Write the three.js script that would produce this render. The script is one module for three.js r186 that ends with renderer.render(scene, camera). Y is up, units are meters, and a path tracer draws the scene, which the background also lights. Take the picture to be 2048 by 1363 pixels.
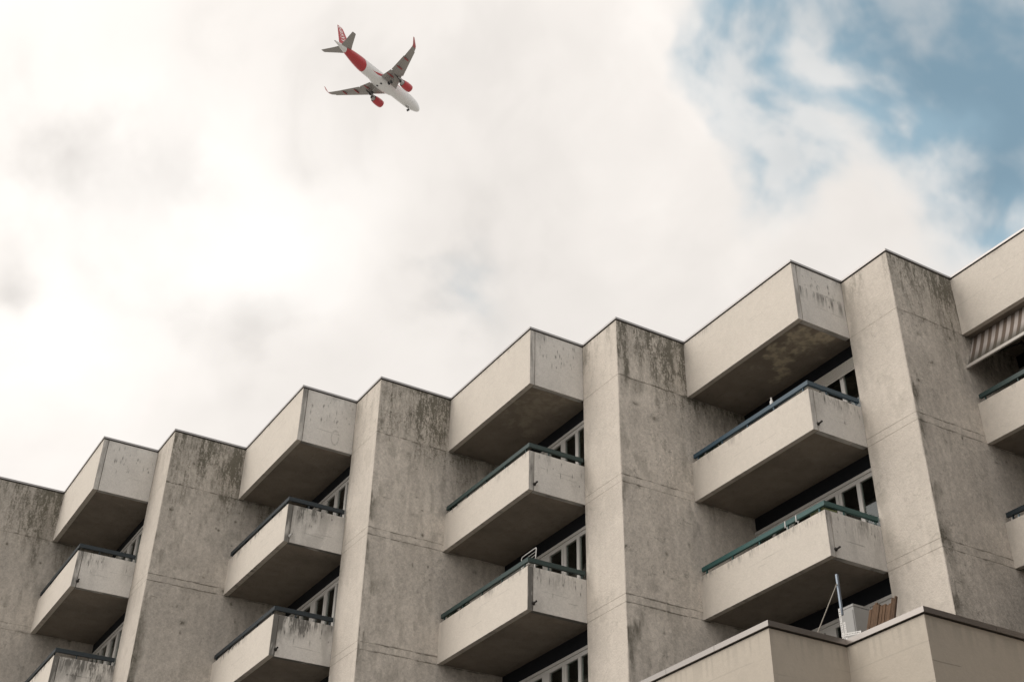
import * as THREE from 'three';
import { mergeGeometries } from 'three/addons/utils/BufferGeometryUtils.js';
import { RoundedBoxGeometry } from 'three/addons/geometries/RoundedBoxGeometry.js';

// ------------------------------------------------------------------ camera, sky, sun, exposure
const scene = new THREE.Scene();
const EYE = 1.6;
const camera = new THREE.PerspectiveCamera(2 * Math.atan(681.5 / 2552.806) * 180 / Math.PI, 1024 / 681, 0.1, 12000);
camera.position.set(0, EYE, 0);
camera.quaternion.setFromRotationMatrix(new THREE.Matrix4().makeBasis(
  new THREE.Vector3(0.54097797, -0.00640818, -0.84101235), new THREE.Vector3(0.49830736, 0.80799532, 0.3143777), new THREE.Vector3(0.67751945, -0.58915405, 0.44030091)));
camera.setViewOffset(2048, 1363, -104.8, 140.66, 2048, 1363);
const SUN_DIR = new THREE.Vector3(-0.24, 0.62, 0.75).normalize();
const SUN_STRENGTH = 0.72, SUN_SIZE = 55, EXPOSURE = 1;

// ------------------------------------------------------------------ noise
function rng(seed) { let s = seed >>> 0; return () => { s = (s + 0x6D2B79F5) >>> 0; let t = Math.imul(s ^ (s >>> 15), 1 | s); t = (t + Math.imul(t ^ (t >>> 7), 61 | t)) ^ t; return ((t ^ (t >>> 14)) >>> 0) / 4294967296; }; }
const PERM = new Uint8Array(512), RV = new Float32Array(256);
{ const r = rng(7), a = [...Array(256).keys()]; for (let i = 255; i > 0; i--) { const j = Math.floor(r() * (i + 1)); [a[i], a[j]] = [a[j], a[i]]; } for (let i = 0; i < 512; i++) PERM[i] = a[i & 255]; for (let i = 0; i < 256; i++) RV[i] = r(); }
function n2(x, y, s = 0) {
  const xi = Math.floor(x), yi = Math.floor(y); let fx = x - xi, fy = y - yi;
  fx = fx * fx * (3 - 2 * fx); fy = fy * fy * (3 - 2 * fy);
  const X = (xi + s * 37) & 255, X1 = (X + 1) & 255, Y = (yi + s * 91) & 255, Y1 = (Y + 1) & 255;
  const a = RV[PERM[PERM[X] + Y]], b = RV[PERM[PERM[X1] + Y]], c = RV[PERM[PERM[X] + Y1]], d = RV[PERM[PERM[X1] + Y1]];
  return a + (b - a) * fx + (c - a + (a - b - c + d) * fx) * fy;
}
function f2(x, y, s, o) { let v = 0, a = 0.5, t = 0; for (let i = 0; i < o; i++) { v += a * n2(x, y, s + i); t += a; a *= 0.5; x = x * 2.03 + 11.3; y = y * 2.03 + 5.7; } return v / t; }
function n3(x, y, z) {
  const xi = Math.floor(x), yi = Math.floor(y), zi = Math.floor(z); let fx = x - xi, fy = y - yi, fz = z - zi;
  fx = fx * fx * fx * (fx * (fx * 6 - 15) + 10); fy = fy * fy * fy * (fy * (fy * 6 - 15) + 10); fz = fz * fz * fz * (fz * (fz * 6 - 15) + 10);
  const X = xi & 255, Y = yi & 255, Z = zi & 255, X1 = (X + 1) & 255, Y1 = (Y + 1) & 255, Z1 = (Z + 1) & 255;
  const A = PERM[X] + Y, A1 = PERM[X] + Y1, B = PERM[X1] + Y, B1 = PERM[X1] + Y1;
  const h = (p, q) => RV[PERM[PERM[p] + q]];
  const l = (a, b, t) => a + (b - a) * t;
  return l(l(l(h(A, Z), h(B, Z), fx), l(h(A1, Z), h(B1, Z), fx), fy), l(l(h(A, Z1), h(B, Z1), fx), l(h(A1, Z1), h(B1, Z1), fx), fy), fz);
}
function f3(x, y, z, o) { let v = 0, a = 0.5, t = 0; for (let i = 0; i < o; i++) { v += a * n3(x, y, z); t += a; a *= 0.52; x = x * 2.03 + 3.1; y = y * 2.03 + 7.7; z = z * 2.03 + 1.3; } return v / t; }
const sst = (a, b, x) => { const t = Math.min(1, Math.max(0, (x - a) / (b - a))); return t * t * (3 - 2 * t); };
const mix = (a, b, t) => a + (b - a) * t;

// ------------------------------------------------------------------ sky: thin bright overcast that breaks to blue (patches given as direction, size in degrees, weight)
const BLUE = [[-0.377, 0.697, -0.610, 5.3, 1.00], [-0.439, 0.709, -0.552, 4.5, 0.75], [-0.503, 0.713, -0.488, 2.6, 0.95], [-0.400, 0.649, -0.647, 3.5, 0.90], [-0.532, 0.646, -0.547, 2.2, 1.9], [-0.437, 0.606, -0.665, 2.0, 0.95], [-0.537, 0.697, -0.475, 1.8, 0.85], [-0.422, 0.679, -0.601, 3.7, 0.60], [-0.471, 0.725, -0.503, 2.5, 0.50], [-0.351, 0.668, -0.656, 6.2, 1.00], [-0.363, 0.751, -0.552, 6.2, 1.00], [-0.327, 0.626, -0.708, 8.2, 0.80], [-0.504, 0.689, -0.521, 1.8, 0.30], [-0.459, 0.595, -0.659, 1.2, 0.40], [-0.717, 0.588, -0.374, 2.9, 0.34]];
const VEIL = [[-0.479, 0.703, -0.526, 1.4, 0.35], [-0.473, 0.682, -0.558, 1.8, 0.40], [-0.476, 0.656, -0.586, 2.7, 0.60], [-0.433, 0.649, -0.625, 1.8, 0.45], [-0.562, 0.688, -0.459, 2.5, 0.50], [-0.533, 0.675, -0.509, 1.8, 0.25], [-0.433, 0.629, -0.646, 1.2, 0.30]];
const DARK = [[-0.776, 0.629, -0.044, 3.5, 1.00], [-0.786, 0.613, -0.086, 1.6, 0.60], [-0.672, 0.697, -0.251, 4.1, 0.55], [-0.676, 0.713, -0.186, 4.1, 0.40], [-0.767, 0.626, -0.144, 2.3, 0.70], [-0.768, 0.629, -0.117, 1.2, 0.50], [-0.815, 0.567, -0.118, 1.8, 0.90], [-0.822, 0.550, -0.146, 1.6, 0.60], [-0.814, 0.539, -0.214, 1.8, 0.90], [-0.810, 0.531, -0.250, 1.8, 0.80], [-0.817, 0.547, -0.183, 1.2, 0.60], [-0.815, 0.577, -0.055, 1.6, 0.50], [-0.710, 0.592, -0.383, 3.5, 0.70], [-0.736, 0.580, -0.349, 2.5, 0.50], [-0.804, 0.519, -0.289, 2.3, 0.45], [-0.623, 0.662, -0.416, 4.5, 0.25], [-0.840, 0.539, -0.065, 1.0, 0.80], [-0.698, 0.703, -0.133, 3.3, 0.50], [-0.607, 0.720, -0.337, 4.1, 0.40], [-0.707, 0.666, -0.238, 1.6, 0.40]];
const GLOW = [[-0.794, 0.595, -0.128, 4.5, 1.00], [-0.764, 0.610, -0.212, 4.1, 1.00], [-0.851, 0.506, -0.138, 5.3, 1.00], [-0.730, 0.625, -0.277, 3.3, 0.70], [-0.762, 0.535, -0.365, 3.3, 0.40], [-0.734, 0.667, -0.126, 2.5, 0.50], [-0.783, 0.571, -0.249, 2.5, 0.70]];
function blobs(list, x, y, z) {
  let s = 0;
  for (let i = 0; i < list.length; i++) { const b = list[i], c = x * b[0] + y * b[1] + z * b[2]; if (c < 0.85) continue; const d2 = 2 * (1 - c) * 3283 / (b[3] * b[3]); if (d2 < 9) s += b[4] * Math.exp(-d2); }
  return s;
}
function makeSky(w = 4096, h = 2048) {
  const data = new Float32Array(w * h * 4);
  for (let j = 0; j < h; j++) {
    const el = ((j + 0.5) / h - 0.5) * Math.PI, y = Math.sin(el), ce = Math.cos(el);
    for (let i = 0; i < w; i++) {
      const k = (j * w + i) * 4; data[k + 3] = 1;
      if (y <= 0) { data[k] = 0.42; data[k + 1] = 0.40; data[k + 2] = 0.38; continue; }
      const az = ((i + 0.5) / w - 0.5) * 2 * Math.PI, x = Math.cos(az) * ce, z = Math.sin(az) * ce;
      const near = x < 0.1 && z < 0.35;                      // fine wisps only where the view can see them
      const wx = f3(x * 5 + 9, y * 5, z * 5, 3) - 0.5, wy = f3(x * 5, y * 5 + 31, z * 5, 3) - 0.5, wz = f3(x * 5, y * 5, z * 5 + 57, 3) - 0.5;
      const X = x + wx * 0.10, Y = y + wy * 0.10, Z = z + wz * 0.10;
      const big = f3(X * 7, Y * 7 + 4, Z * 7, near ? 6 : 4), fine = near ? f3(X * 22, Y * 22, Z * 22 + 8, 5) : 0.5;
      let vx = 0, vy = 0, vz = 0;
      if (near) { vx = f3(x * 17 + 5, y * 17, z * 17, 4) - 0.5; vy = f3(x * 17, y * 17 + 21, z * 17, 4) - 0.5; vz = f3(x * 17, y * 17, z * 17 + 47, 4) - 0.5; }
      const bx = x + wx * 0.02 + vx * 0.055, by = y + wy * 0.02 + vy * 0.055, bz = z + wz * 0.02 + vz * 0.055, bl = 1 / Math.hypot(bx, by, bz);
      const open = near ? blobs(BLUE, bx * bl, by * bl, bz * bl) - blobs(VEIL, bx * bl, by * bl, bz * bl) : 0;
      const wisp = near ? f3(X * 26 + 3, Y * 17, Z * 26 + 8, 6) : 0.5;
      const far = sst(0.52, 0.66, f3(X * 2.2 + 40, Y * 2.2, Z * 2.2, 4)) * (near ? 0 : 0.5);
      const edge = sst(0.0, 0.3, open), puff = near ? f3(X * 13 + 60, Y * 13, Z * 13, 6) : 0.5;
      let clear = sst(0.05, 1.15, Math.min(1.5, open) + ((puff - 0.5) * 1.2 + (fine - 0.5) * 0.7) * edge * (1 - 0.6 * sst(1.5, 3, open)) + far);
      clear *= 0.96 * (1 - 0.70 * sst(0.40, 0.68, 0.55 * wisp + 0.45 * puff) * (1 - 0.55 * sst(1.0, 3.2, open))); clear = Math.min(1, clear);
      const toSun = x * SUN_DIR.x + y * SUN_DIR.y + z * SUN_DIR.z, ang = Math.acos(Math.max(-1, Math.min(1, toSun))) * 57.3;
      const halo = 1.8 * Math.exp(-((ang / 38) ** 2)) + 0.03 * Math.exp(-((ang / 80) ** 2));
      const glow = near ? blobs(GLOW, bx * bl, by * bl, bz * bl) : 0; let dark = near ? blobs(DARK, bx * bl, by * bl, bz * bl) : 0;
      dark = 0.85 * dark * (0.12 + 1.5 * sst(0.36, 0.64, 0.5 * fine + 0.5 * puff)) + (0.5 - big) * 0.55 + (0.5 - puff) * 1.25 + (0.5 - fine) * 0.5 * (0.4 + Math.min(1, dark));
      const b = 0.865 + 0.095 * Math.min(1.3, glow) + halo - 0.175 * (dark > 0 ? dark / (1 + 0.42 * dark) : Math.max(-0.5, dark)) * (0.72 + 0.56 * sst(0.3, 0.7, 0.5 * puff + 0.5 * wisp));
      const warm = Math.min(1, 0.3 * halo + 0.3 * glow);
      const cr = b * 1.0, cg = b * mix(0.948, 0.966, warm), cb = b * mix(0.898, 0.93, warm);
      const c = clear, deep = sst(0.6, 3.0, open), br = mix(0.31, 0.196, deep), bg = mix(0.465, 0.32, deep), bb = mix(0.57, 0.415, deep);
      data[k] = mix(cr, br, c); data[k + 1] = mix(cg, bg, c); data[k + 2] = mix(cb, bb, c);
    }
  }
  const t = new THREE.DataTexture(data, w, h, THREE.RGBAFormat, THREE.FloatType);
  t.mapping = THREE.EquirectangularReflectionMapping; t.magFilter = t.minFilter = THREE.LinearFilter; t.colorSpace = THREE.LinearSRGBColorSpace; t.needsUpdate = true;
  return t;
}
const sky = makeSky();
scene.background = sky; scene.environment = sky;
const sun = new THREE.DirectionalLight(new THREE.Color().setRGB(1, 0.93, 0.83), SUN_STRENGTH);
sun.castShadow = true; sun.shadow.radius = SUN_SIZE; sun.shadow.mapSize.set(4096, 4096);
sun.target.position.set(-20, 12, -17); sun.position.copy(sun.target.position).addScaledVector(SUN_DIR, 80);
Object.assign(sun.shadow.camera, { left: -40, right: 40, top: 40, bottom: -40, near: 1, far: 200 });
scene.add(sun, sun.target);

// ------------------------------------------------------------------ helpers
const used = {};
function numbered(name) { const k = used[name] = (used[name] ?? -1) + 1; return k ? `${name}_${String(k).padStart(3, '0')}` : name; }
function obj(name, geos, material, parent = scene) {
  const list = Array.isArray(geos) ? geos.map((g) => { const q = g.index ? g.toNonIndexed() : g; for (const a of Object.keys(q.attributes)) if (!['position', 'normal', 'uv'].includes(a)) q.deleteAttribute(a); return q; }) : null;
  const m = new THREE.Mesh(list ? (list.length > 1 ? mergeGeometries(list) : list[0]) : geos, material);
  m.name = numbered(name); m.castShadow = m.receiveShadow = true; parent.add(m); return m;
}
function thing(name, label, category, [x, y, z] = [0, 0, 0], group) { const o = new THREE.Group(); o.name = numbered(name); o.position.set(x, y, z); scene.add(o); return tag(o, label, category, group); }
function tag(o, label, category, group) { o.userData.label = label; o.userData.category = category; if (group) o.userData.group = group; return o; }
// upright prism over a plan polygon [[x, z] ...] (front edge from left to right); u runs along the outline in metres, v is height
function prism(poly, y0, y1, { u0 = 0, v0 = 0, caps = true } = {}) {
  const P = [], U = [], n = poly.length; let u = u0;
  const tri = (a, b, c, ua, ub, uc) => { P.push(...a, ...b, ...c); U.push(...ua, ...ub, ...uc); };
  for (let i = 0; i < n; i++) {
    const p = poly[i], q = poly[(i + 1) % n], L = Math.hypot(q[0] - p[0], q[1] - p[1]);
    const a = [p[0], y0, p[1]], b = [q[0], y0, q[1]], c = [q[0], y1, q[1]], d = [p[0], y1, p[1]];
    tri(a, b, c, [u, y0 - v0], [u + L, y0 - v0], [u + L, y1 - v0]); tri(a, c, d, [u, y0 - v0], [u + L, y1 - v0], [u, y1 - v0]); u += L;
  }
  if (caps) {
    const pts = poly.map((p) => new THREE.Vector2(p[0], p[1]));
    for (const f of THREE.ShapeUtils.triangulateShape(pts, [])) {
      const [i, j, k] = f, t = (q, y) => [poly[q][0], y, poly[q][1]], w = (q) => [poly[q][0] - poly[0][0] + u0, poly[q][1] - poly[0][1]];
      const ccw = (poly[j][0] - poly[i][0]) * (poly[k][1] - poly[i][1]) - (poly[j][1] - poly[i][1]) * (poly[k][0] - poly[i][0]) < 0;
      const [a, b, c] = ccw ? [i, j, k] : [i, k, j];
      tri(t(a, y1), t(b, y1), t(c, y1), w(a), w(b), w(c)); tri(t(a, y0), t(c, y0), t(b, y0), w(a), w(c), w(b));
    }
  }
  const g = new THREE.BufferGeometry();
  g.setAttribute('position', new THREE.Float32BufferAttribute(P, 3)); g.setAttribute('uv', new THREE.Float32BufferAttribute(U, 2)); g.computeVertexNormals();
  return g;
}
const rect = (x0, x1, z0, z1) => [[x0, z0], [x1, z0], [x1, z1], [x0, z1]];        // z0 in front of z1
function box(x0, x1, y0, y1, z0, z1) { return prism(rect(x0, x1, Math.max(z0, z1), Math.min(z0, z1)), y0, y1); }
function rod(a, b, r, seg = 8, r2 = r) {
  const A = new THREE.Vector3(...a), B = new THREE.Vector3(...b), d = B.clone().sub(A), g = new THREE.CylinderGeometry(r2, r, d.length(), seg);
  g.applyQuaternion(new THREE.Quaternion().setFromUnitVectors(new THREE.Vector3(0, 1, 0), d.clone().normalize())); g.translate(...A.add(B).multiplyScalar(0.5).toArray()); return g;
}
function tube(pts, r, closed = false, seg = 40) { return new THREE.TubeGeometry(new THREE.CatmullRomCurve3(pts.map((p) => new THREE.Vector3(...p)), closed, 'catmullrom', 0.15), seg, r, 6, closed); }
function toSRGB(c) { c = Math.min(1, Math.max(0, c)); return c <= 0.0031308 ? 12.92 * c : 1.055 * Math.pow(c, 1 / 2.4) - 0.055; }
const SR = new Uint8Array(4097); for (let i = 0; i <= 4096; i++) SR[i] = Math.round(255 * toSRGB(i / 4096));
// colour map of wm x hm metres from fn(u, v) -> linear [r, g, b]; put on uv in metres
function colorMap(wm, hm, ppm, fn) {
  const w = Math.max(8, Math.round(wm * ppm)), h = Math.max(8, Math.round(hm * ppm)), d = new Uint8Array(w * h * 4), out = [0, 0, 0];
  for (let j = 0; j < h; j++) for (let i = 0; i < w; i++) {
    fn((i + 0.5) / w * wm, (j + 0.5) / h * hm, out); const k = (j * w + i) * 4;
    for (let c = 0; c < 3; c++) d[k + c] = SR[Math.max(0, Math.min(4096, Math.round(out[c] * 4096)))]; d[k + 3] = 255;
  }
  const t = new THREE.DataTexture(d, w, h, THREE.RGBAFormat); t.colorSpace = THREE.SRGBColorSpace; t.magFilter = THREE.LinearFilter; t.minFilter = THREE.LinearFilter; t.wrapS = t.wrapT = THREE.RepeatWrapping; t.repeat.set(1 / wm, 1 / hm); t.needsUpdate = true; return t;
}
function tileHeight(n, fn) {
  const d = new Uint8Array(n * n * 4);
  for (let j = 0; j < n; j++) for (let i = 0; i < n; i++) { const v = Math.round(255 * Math.min(1, Math.max(0, fn(i / n, j / n)))), k = (j * n + i) * 4; d[k] = d[k + 1] = d[k + 2] = v; d[k + 3] = 255; }
  const t = new THREE.DataTexture(d, n, n, THREE.RGBAFormat); t.magFilter = t.minFilter = THREE.LinearFilter; t.wrapS = t.wrapT = THREE.RepeatWrapping; t.needsUpdate = true; return t;
}
const per = (u, v, p, s) => { // tileable value noise with period p
  const x = u * p, y = v * p, xi = Math.floor(x), yi = Math.floor(y); let fx = x - xi, fy = y - yi; fx = fx * fx * (3 - 2 * fx); fy = fy * fy * (3 - 2 * fy);
  const h = (a, b) => RV[PERM[(PERM[(((a % p) + p) % p + s) & 255] + ((b % p) + p) % p) & 255]];
  return mix(mix(h(xi, yi), h(xi + 1, yi), fx), mix(h(xi, yi + 1), h(xi + 1, yi + 1), fx), fy);
};
const renderBump = tileHeight(512, (u, v) => 0.34 * per(u, v, 6, 3) + 0.26 * per(u, v, 19, 5) + 0.2 * per(u, v, 60, 9) + 0.2 * per(u, v, 150, 11)); renderBump.repeat.set(1 / 2.3, 1 / 2.3);
function mat(o) { const c = o.rgb; delete o.rgb; const m = new (o.transmission || o.clearcoat ? THREE.MeshPhysicalMaterial : THREE.MeshStandardMaterial)({ roughness: 0.9, ...o }); if (c) m.color.setRGB(...c); return m; }
const concrete = (map, bump = 0.012) => mat({ map, roughness: 0.93, bumpMap: renderBump, bumpScale: bump });

const M = {
  zinc: mat({ rgb: [0.36, 0.345, 0.34], roughness: 0.42, metalness: 0.75 }),
  paleCap: mat({ rgb: [0.37, 0.34, 0.315], roughness: 0.3, metalness: 0.92 }),
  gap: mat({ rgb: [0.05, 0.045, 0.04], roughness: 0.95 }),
  joint: mat({ rgb: [0.27, 0.25, 0.22], roughness: 0.95 }),
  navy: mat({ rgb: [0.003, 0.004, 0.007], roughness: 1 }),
  frame: mat({ rgb: [0.55, 0.53, 0.50], roughness: 0.45 }),
  panel: mat({ rgb: [0.55, 0.53, 0.5], roughness: 0.5 }),
  glass: mat({ rgb: [0.72, 0.78, 0.76], roughness: 0.03, transmission: 1, thickness: 0, ior: 1.5 }),
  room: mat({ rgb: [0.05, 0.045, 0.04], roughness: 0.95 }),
  shutter: mat({ rgb: [0.52, 0.49, 0.44], roughness: 0.55 }),
  railBlue: mat({ rgb: [0.028, 0.062, 0.09], roughness: 0.42 }), railTeal: mat({ rgb: [0.02, 0.078, 0.074], roughness: 0.42 }),
  railGreen: mat({ rgb: [0.02, 0.044, 0.042], roughness: 0.42 }), railNavy: mat({ rgb: [0.009, 0.018, 0.025], roughness: 0.45 }),
  iron: mat({ rgb: [0.03, 0.026, 0.022], roughness: 0.7 }), white: mat({ rgb: [0.62, 0.61, 0.59], roughness: 0.5 }), galv: mat({ rgb: [0.26, 0.30, 0.35], roughness: 0.4, metalness: 0.7 }),
};

// ------------------------------------------------------------------ ground
const paving = (wm, lo, hi) => colorMap(wm, wm, 24, (u, v, o) => { const a = per(u / wm, v / wm, 8, 21) * 0.5 + per(u / wm, v / wm, 40, 5) * 0.3 + per(u / wm, v / wm, 128, 9) * 0.2, c = mix(lo, hi, a); o[0] = c * 1.03; o[1] = c; o[2] = c * 0.93; });
const disc = (r) => { const g = new THREE.CircleGeometry(r, 96); g.rotateX(-Math.PI / 2); const p = g.attributes.position, uv = g.attributes.uv; for (let i = 0; i < uv.count; i++) uv.setXY(i, p.getX(i), p.getZ(i)); return g; };
const ground = obj('ground', disc(5000), mat({ map: paving(24, 0.26, 0.40), roughness: 0.95 }));
const yard = obj('yard', disc(55), mat({ map: paving(16, 0.085, 0.15), roughness: 0.95 })); yard.position.set(-18, 0.02, -4); yard.userData.kind = 'structure'; yard.userData.label = 'dark asphalt yard around the concrete block';
ground.userData.kind = 'structure'; ground.userData.label = 'pale open ground beyond the yard';

// ------------------------------------------------------------------ the apartment block: plan steps of one bay, heights
const A1 = 4.0384, B1 = 1.5283, A2 = 1.4669, B2 = 2.0496, DX = A1 + A2, DZ = -(B1 + B2), WZ = -1.75, PITCH = 2.8;
const H0 = 17.2941 + EYE, H1 = 15.7024 + EYE, H2 = 13.9178 + EYE, H3 = 12.9384 + EYE;
const ORIGIN = [-37.3585, -6.335], bayAt = (b) => [ORIGIN[0] + b * DX, ORIGIN[1] + b * DZ], BACK = -8.5;
const block = thing('apartment_building', 'grey beige concrete apartment block with sawtooth front, boxy balconies and stained wall ribs', 'apartment building', [ORIGIN[0], 0, ORIGIN[1]]);
const JOINTS = [0, H3 - 4 * PITCH, H3 - 3 * PITCH, H3 - 3 * PITCH + 0.17, H3 - 2 * PITCH, H3 - 2 * PITCH + 0.17, H3 - PITCH, H3 - PITCH + 0.18, H3, H3 + 0.18, H1, H0 - 0.075];

// weathered render of a wall rib: u 0..A2 the beige front, then the grey flank; v from VB up
const VB = 5.2, VH = H0 - VB, UW = A2 + B2 + 1.9;
function ribMap(seed, tone = 1) {
  const r = rng(seed * 77 + 5), spots = [], mossy = 0.7 + r() * 0.5, grime = [0.074, 0.068, 0.046];
  for (let i = 0; i < 70; i++) spots.push([A2 + r() * 3.6, r() * VH, 0.02 + r() * r() * 0.16, 0.4 + r() * 0.5, 0.015 + r() * 0.05]);
  const joints = JOINTS.slice(1, -1).map((y) => y - VB);
  return concrete(colorMap(UW, VH, 96, (u, v, o) => {
    const y = v + VB, top = H0 - y, side = u > A2 ? 1 : 0, s = u - A2;
    const big = f2(u * 0.9, v * 0.9, seed, 4), mid = f2(u * 3.1 + 7, v * 2.6, seed + 3, 4), fine = f2(u * 17, v * 17, seed + 5, 3), grain = n2(u * 90, v * 90, seed);
    let R = 0.595, G = 0.54, B = 0.475;
    if (side) { R = 0.64; G = 0.588; B = 0.525; }
    const gran = n2(u * 34, v * 7, seed + 9) * 0.26 + n2(u * 47, v * 30, seed + 11) * 0.26 + n2(u * 88, v * 60, seed + 13) * 0.16 + f2(u * 8, v * 1.7, seed + 12, 3) * 0.32;
    let t = (side ? tone : 0.5 + 0.5 * tone) * (1 + (big - 0.5) * (side ? 0.26 : 0.16) + (mid - 0.5) * (side ? 0.20 : 0.12) + (f2(u * 9, v * 1.1, seed + 7, 3) - 0.5) * (side ? 0.26 : 0.10) + (fine - 0.5) * (side ? 0.34 : 0.12) + (grain - 0.5) * (side ? 0.24 : 0.12) + (n2(u * 41, v * 41, seed + 8) - 0.5) * (side ? 0.17 : 0.07));
    let g = 0;
    const rill = f2(u * 6.5, v * 0.55, seed + 14, 3);
    if (side) {
      const reach = 2.3 + 1.2 * sst(0.4, 2.0, s) * mossy + 2.4 * (f2(u * 2.6, 3.3, seed + 2, 3) - 0.5), fade = 1 - sst(0.1, reach, top), heavy = sst(0.34, 0.68, rill) * 0.55 + 0.45 * sst(0.36, 0.66, f2(u * 1.6, v * 1.2, seed + 16, 3));
      g += fade * (0.14 + 0.34 * sst(0.3, 0.7, gran) + 1.0 * heavy * sst(0.24, 0.70, gran) + 0.26 * sst(0.8, 2.0, s) * (0.5 + gran));
      g += 0.30 * sst(0.48, 0.68, f2(u * 7, v * 3, seed + 18, 5)) * sst(0.44, 0.62, big) * mossy * (0.4 + gran);
      g += 0.85 * sst(0.36, 0.62, f2(u * 7, v * 2.2, seed + 20, 4)) * (1 - sst(0.0, 0.16 + 0.55 * big * big * 2, s)) * sst(0.38, 0.6, f2(3, v * 0.7, seed + 23, 2)) * (0.3 + gran);
      for (const j of joints) { const d = v - j + 0.012 * (n2(u * 5, j, seed + 30) - 0.5); if (d < 0.06 && d > -0.45) g += d < 0 ? 0.26 * Math.exp(d / 0.12) * sst(0.46, 0.66, f2(u * 3.2, v * 1.1 + j * 3, seed + 31, 3)) + 0.75 * (1 - sst(0.006, 0.03, -d)) * sst(0.45, 0.62, f2(u * 5, j, seed + 33, 3)) : 0.6 * (1 - sst(0.004, 0.03, d)) * sst(0.48, 0.66, f2(u * 4 + 9, j, seed + 35, 3)); }
      g += 0.40 * sst(0.52, 0.74, f2(u * 7, v * 0.45, seed + 70, 3)) * sst(0.3, 0.7, gran) * (1 - sst(1.5, 6.5, top)) * sst(0.4, 0.6, f2(u * 1.1, v * 0.5, seed + 72, 2));
      // short squiggles of dirt caught on the trowelled render
      const hair = Math.abs(f2(u * 7.5 + 30, v * 9.5, seed + 41, 3) - 0.5); g += 0.42 * (1 - sst(0.0, 0.03, hair)) * sst(0.47, 0.60, f2(u * 2.3 + 4, v * 2.3, seed + 44, 3)) * sst(0.42, 0.58, f2(u * 0.7, v * 0.7, seed + 46, 2));
      for (let i = 0; i < spots.length; i++) { const q = spots[i], dx = u - q[0], dy = v - q[1]; if (Math.abs(dx) < q[2] * 2 && Math.abs(dy) < q[4] * 3) g += q[3] * 1.1 * Math.exp(-(dx * dx) / (q[2] * q[2]) - (dy * dy) / (q[4] * q[4])) * sst(0.35, 0.62, 0.5 * mid + 0.5 * fine); }
    } else {
      g += 0.36 * (1 - sst(0.02, 1.3, top)) * sst(0.34, 0.62, gran) * sst(0.36, 0.6, rill) + 0.26 * (1 - sst(0.0, 0.42, u)) * sst(0.36, 0.62, f2(u * 5, v * 1.2, seed + 50, 3));
      g += 0.14 * sst(0.52, 0.68, mid) * sst(0.48, 0.66, big) + 0.20 * (1 - sst(0.0, 0.05, A2 - u)) * sst(0.4, 0.6, f2(u, v * 2.4, seed + 55, 4));
      const vein = Math.abs(f2(u * 3.7 + 60, v * 3.7, seed + 61, 3) - 0.5); g += 0.16 * (1 - sst(0, 0.03, vein)) * sst(0.48, 0.62, f2(u * 1.3, v * 1.3, seed + 63, 2));
      for (const j of joints) { const d = Math.abs(v - j); if (d < 0.03) g += 0.16 * (1 - sst(0.003, 0.02, d)) * sst(0.4, 0.6, f2(u * 4, j, seed + 66, 2)); }
    }
    g = Math.min(0.86, Math.max(0, g));
    o[0] = mix(R * t, grime[0], g); o[1] = mix(G * t, grime[1], g); o[2] = mix(B * t, grime[2], g);
  }), 0.014);
}
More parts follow.
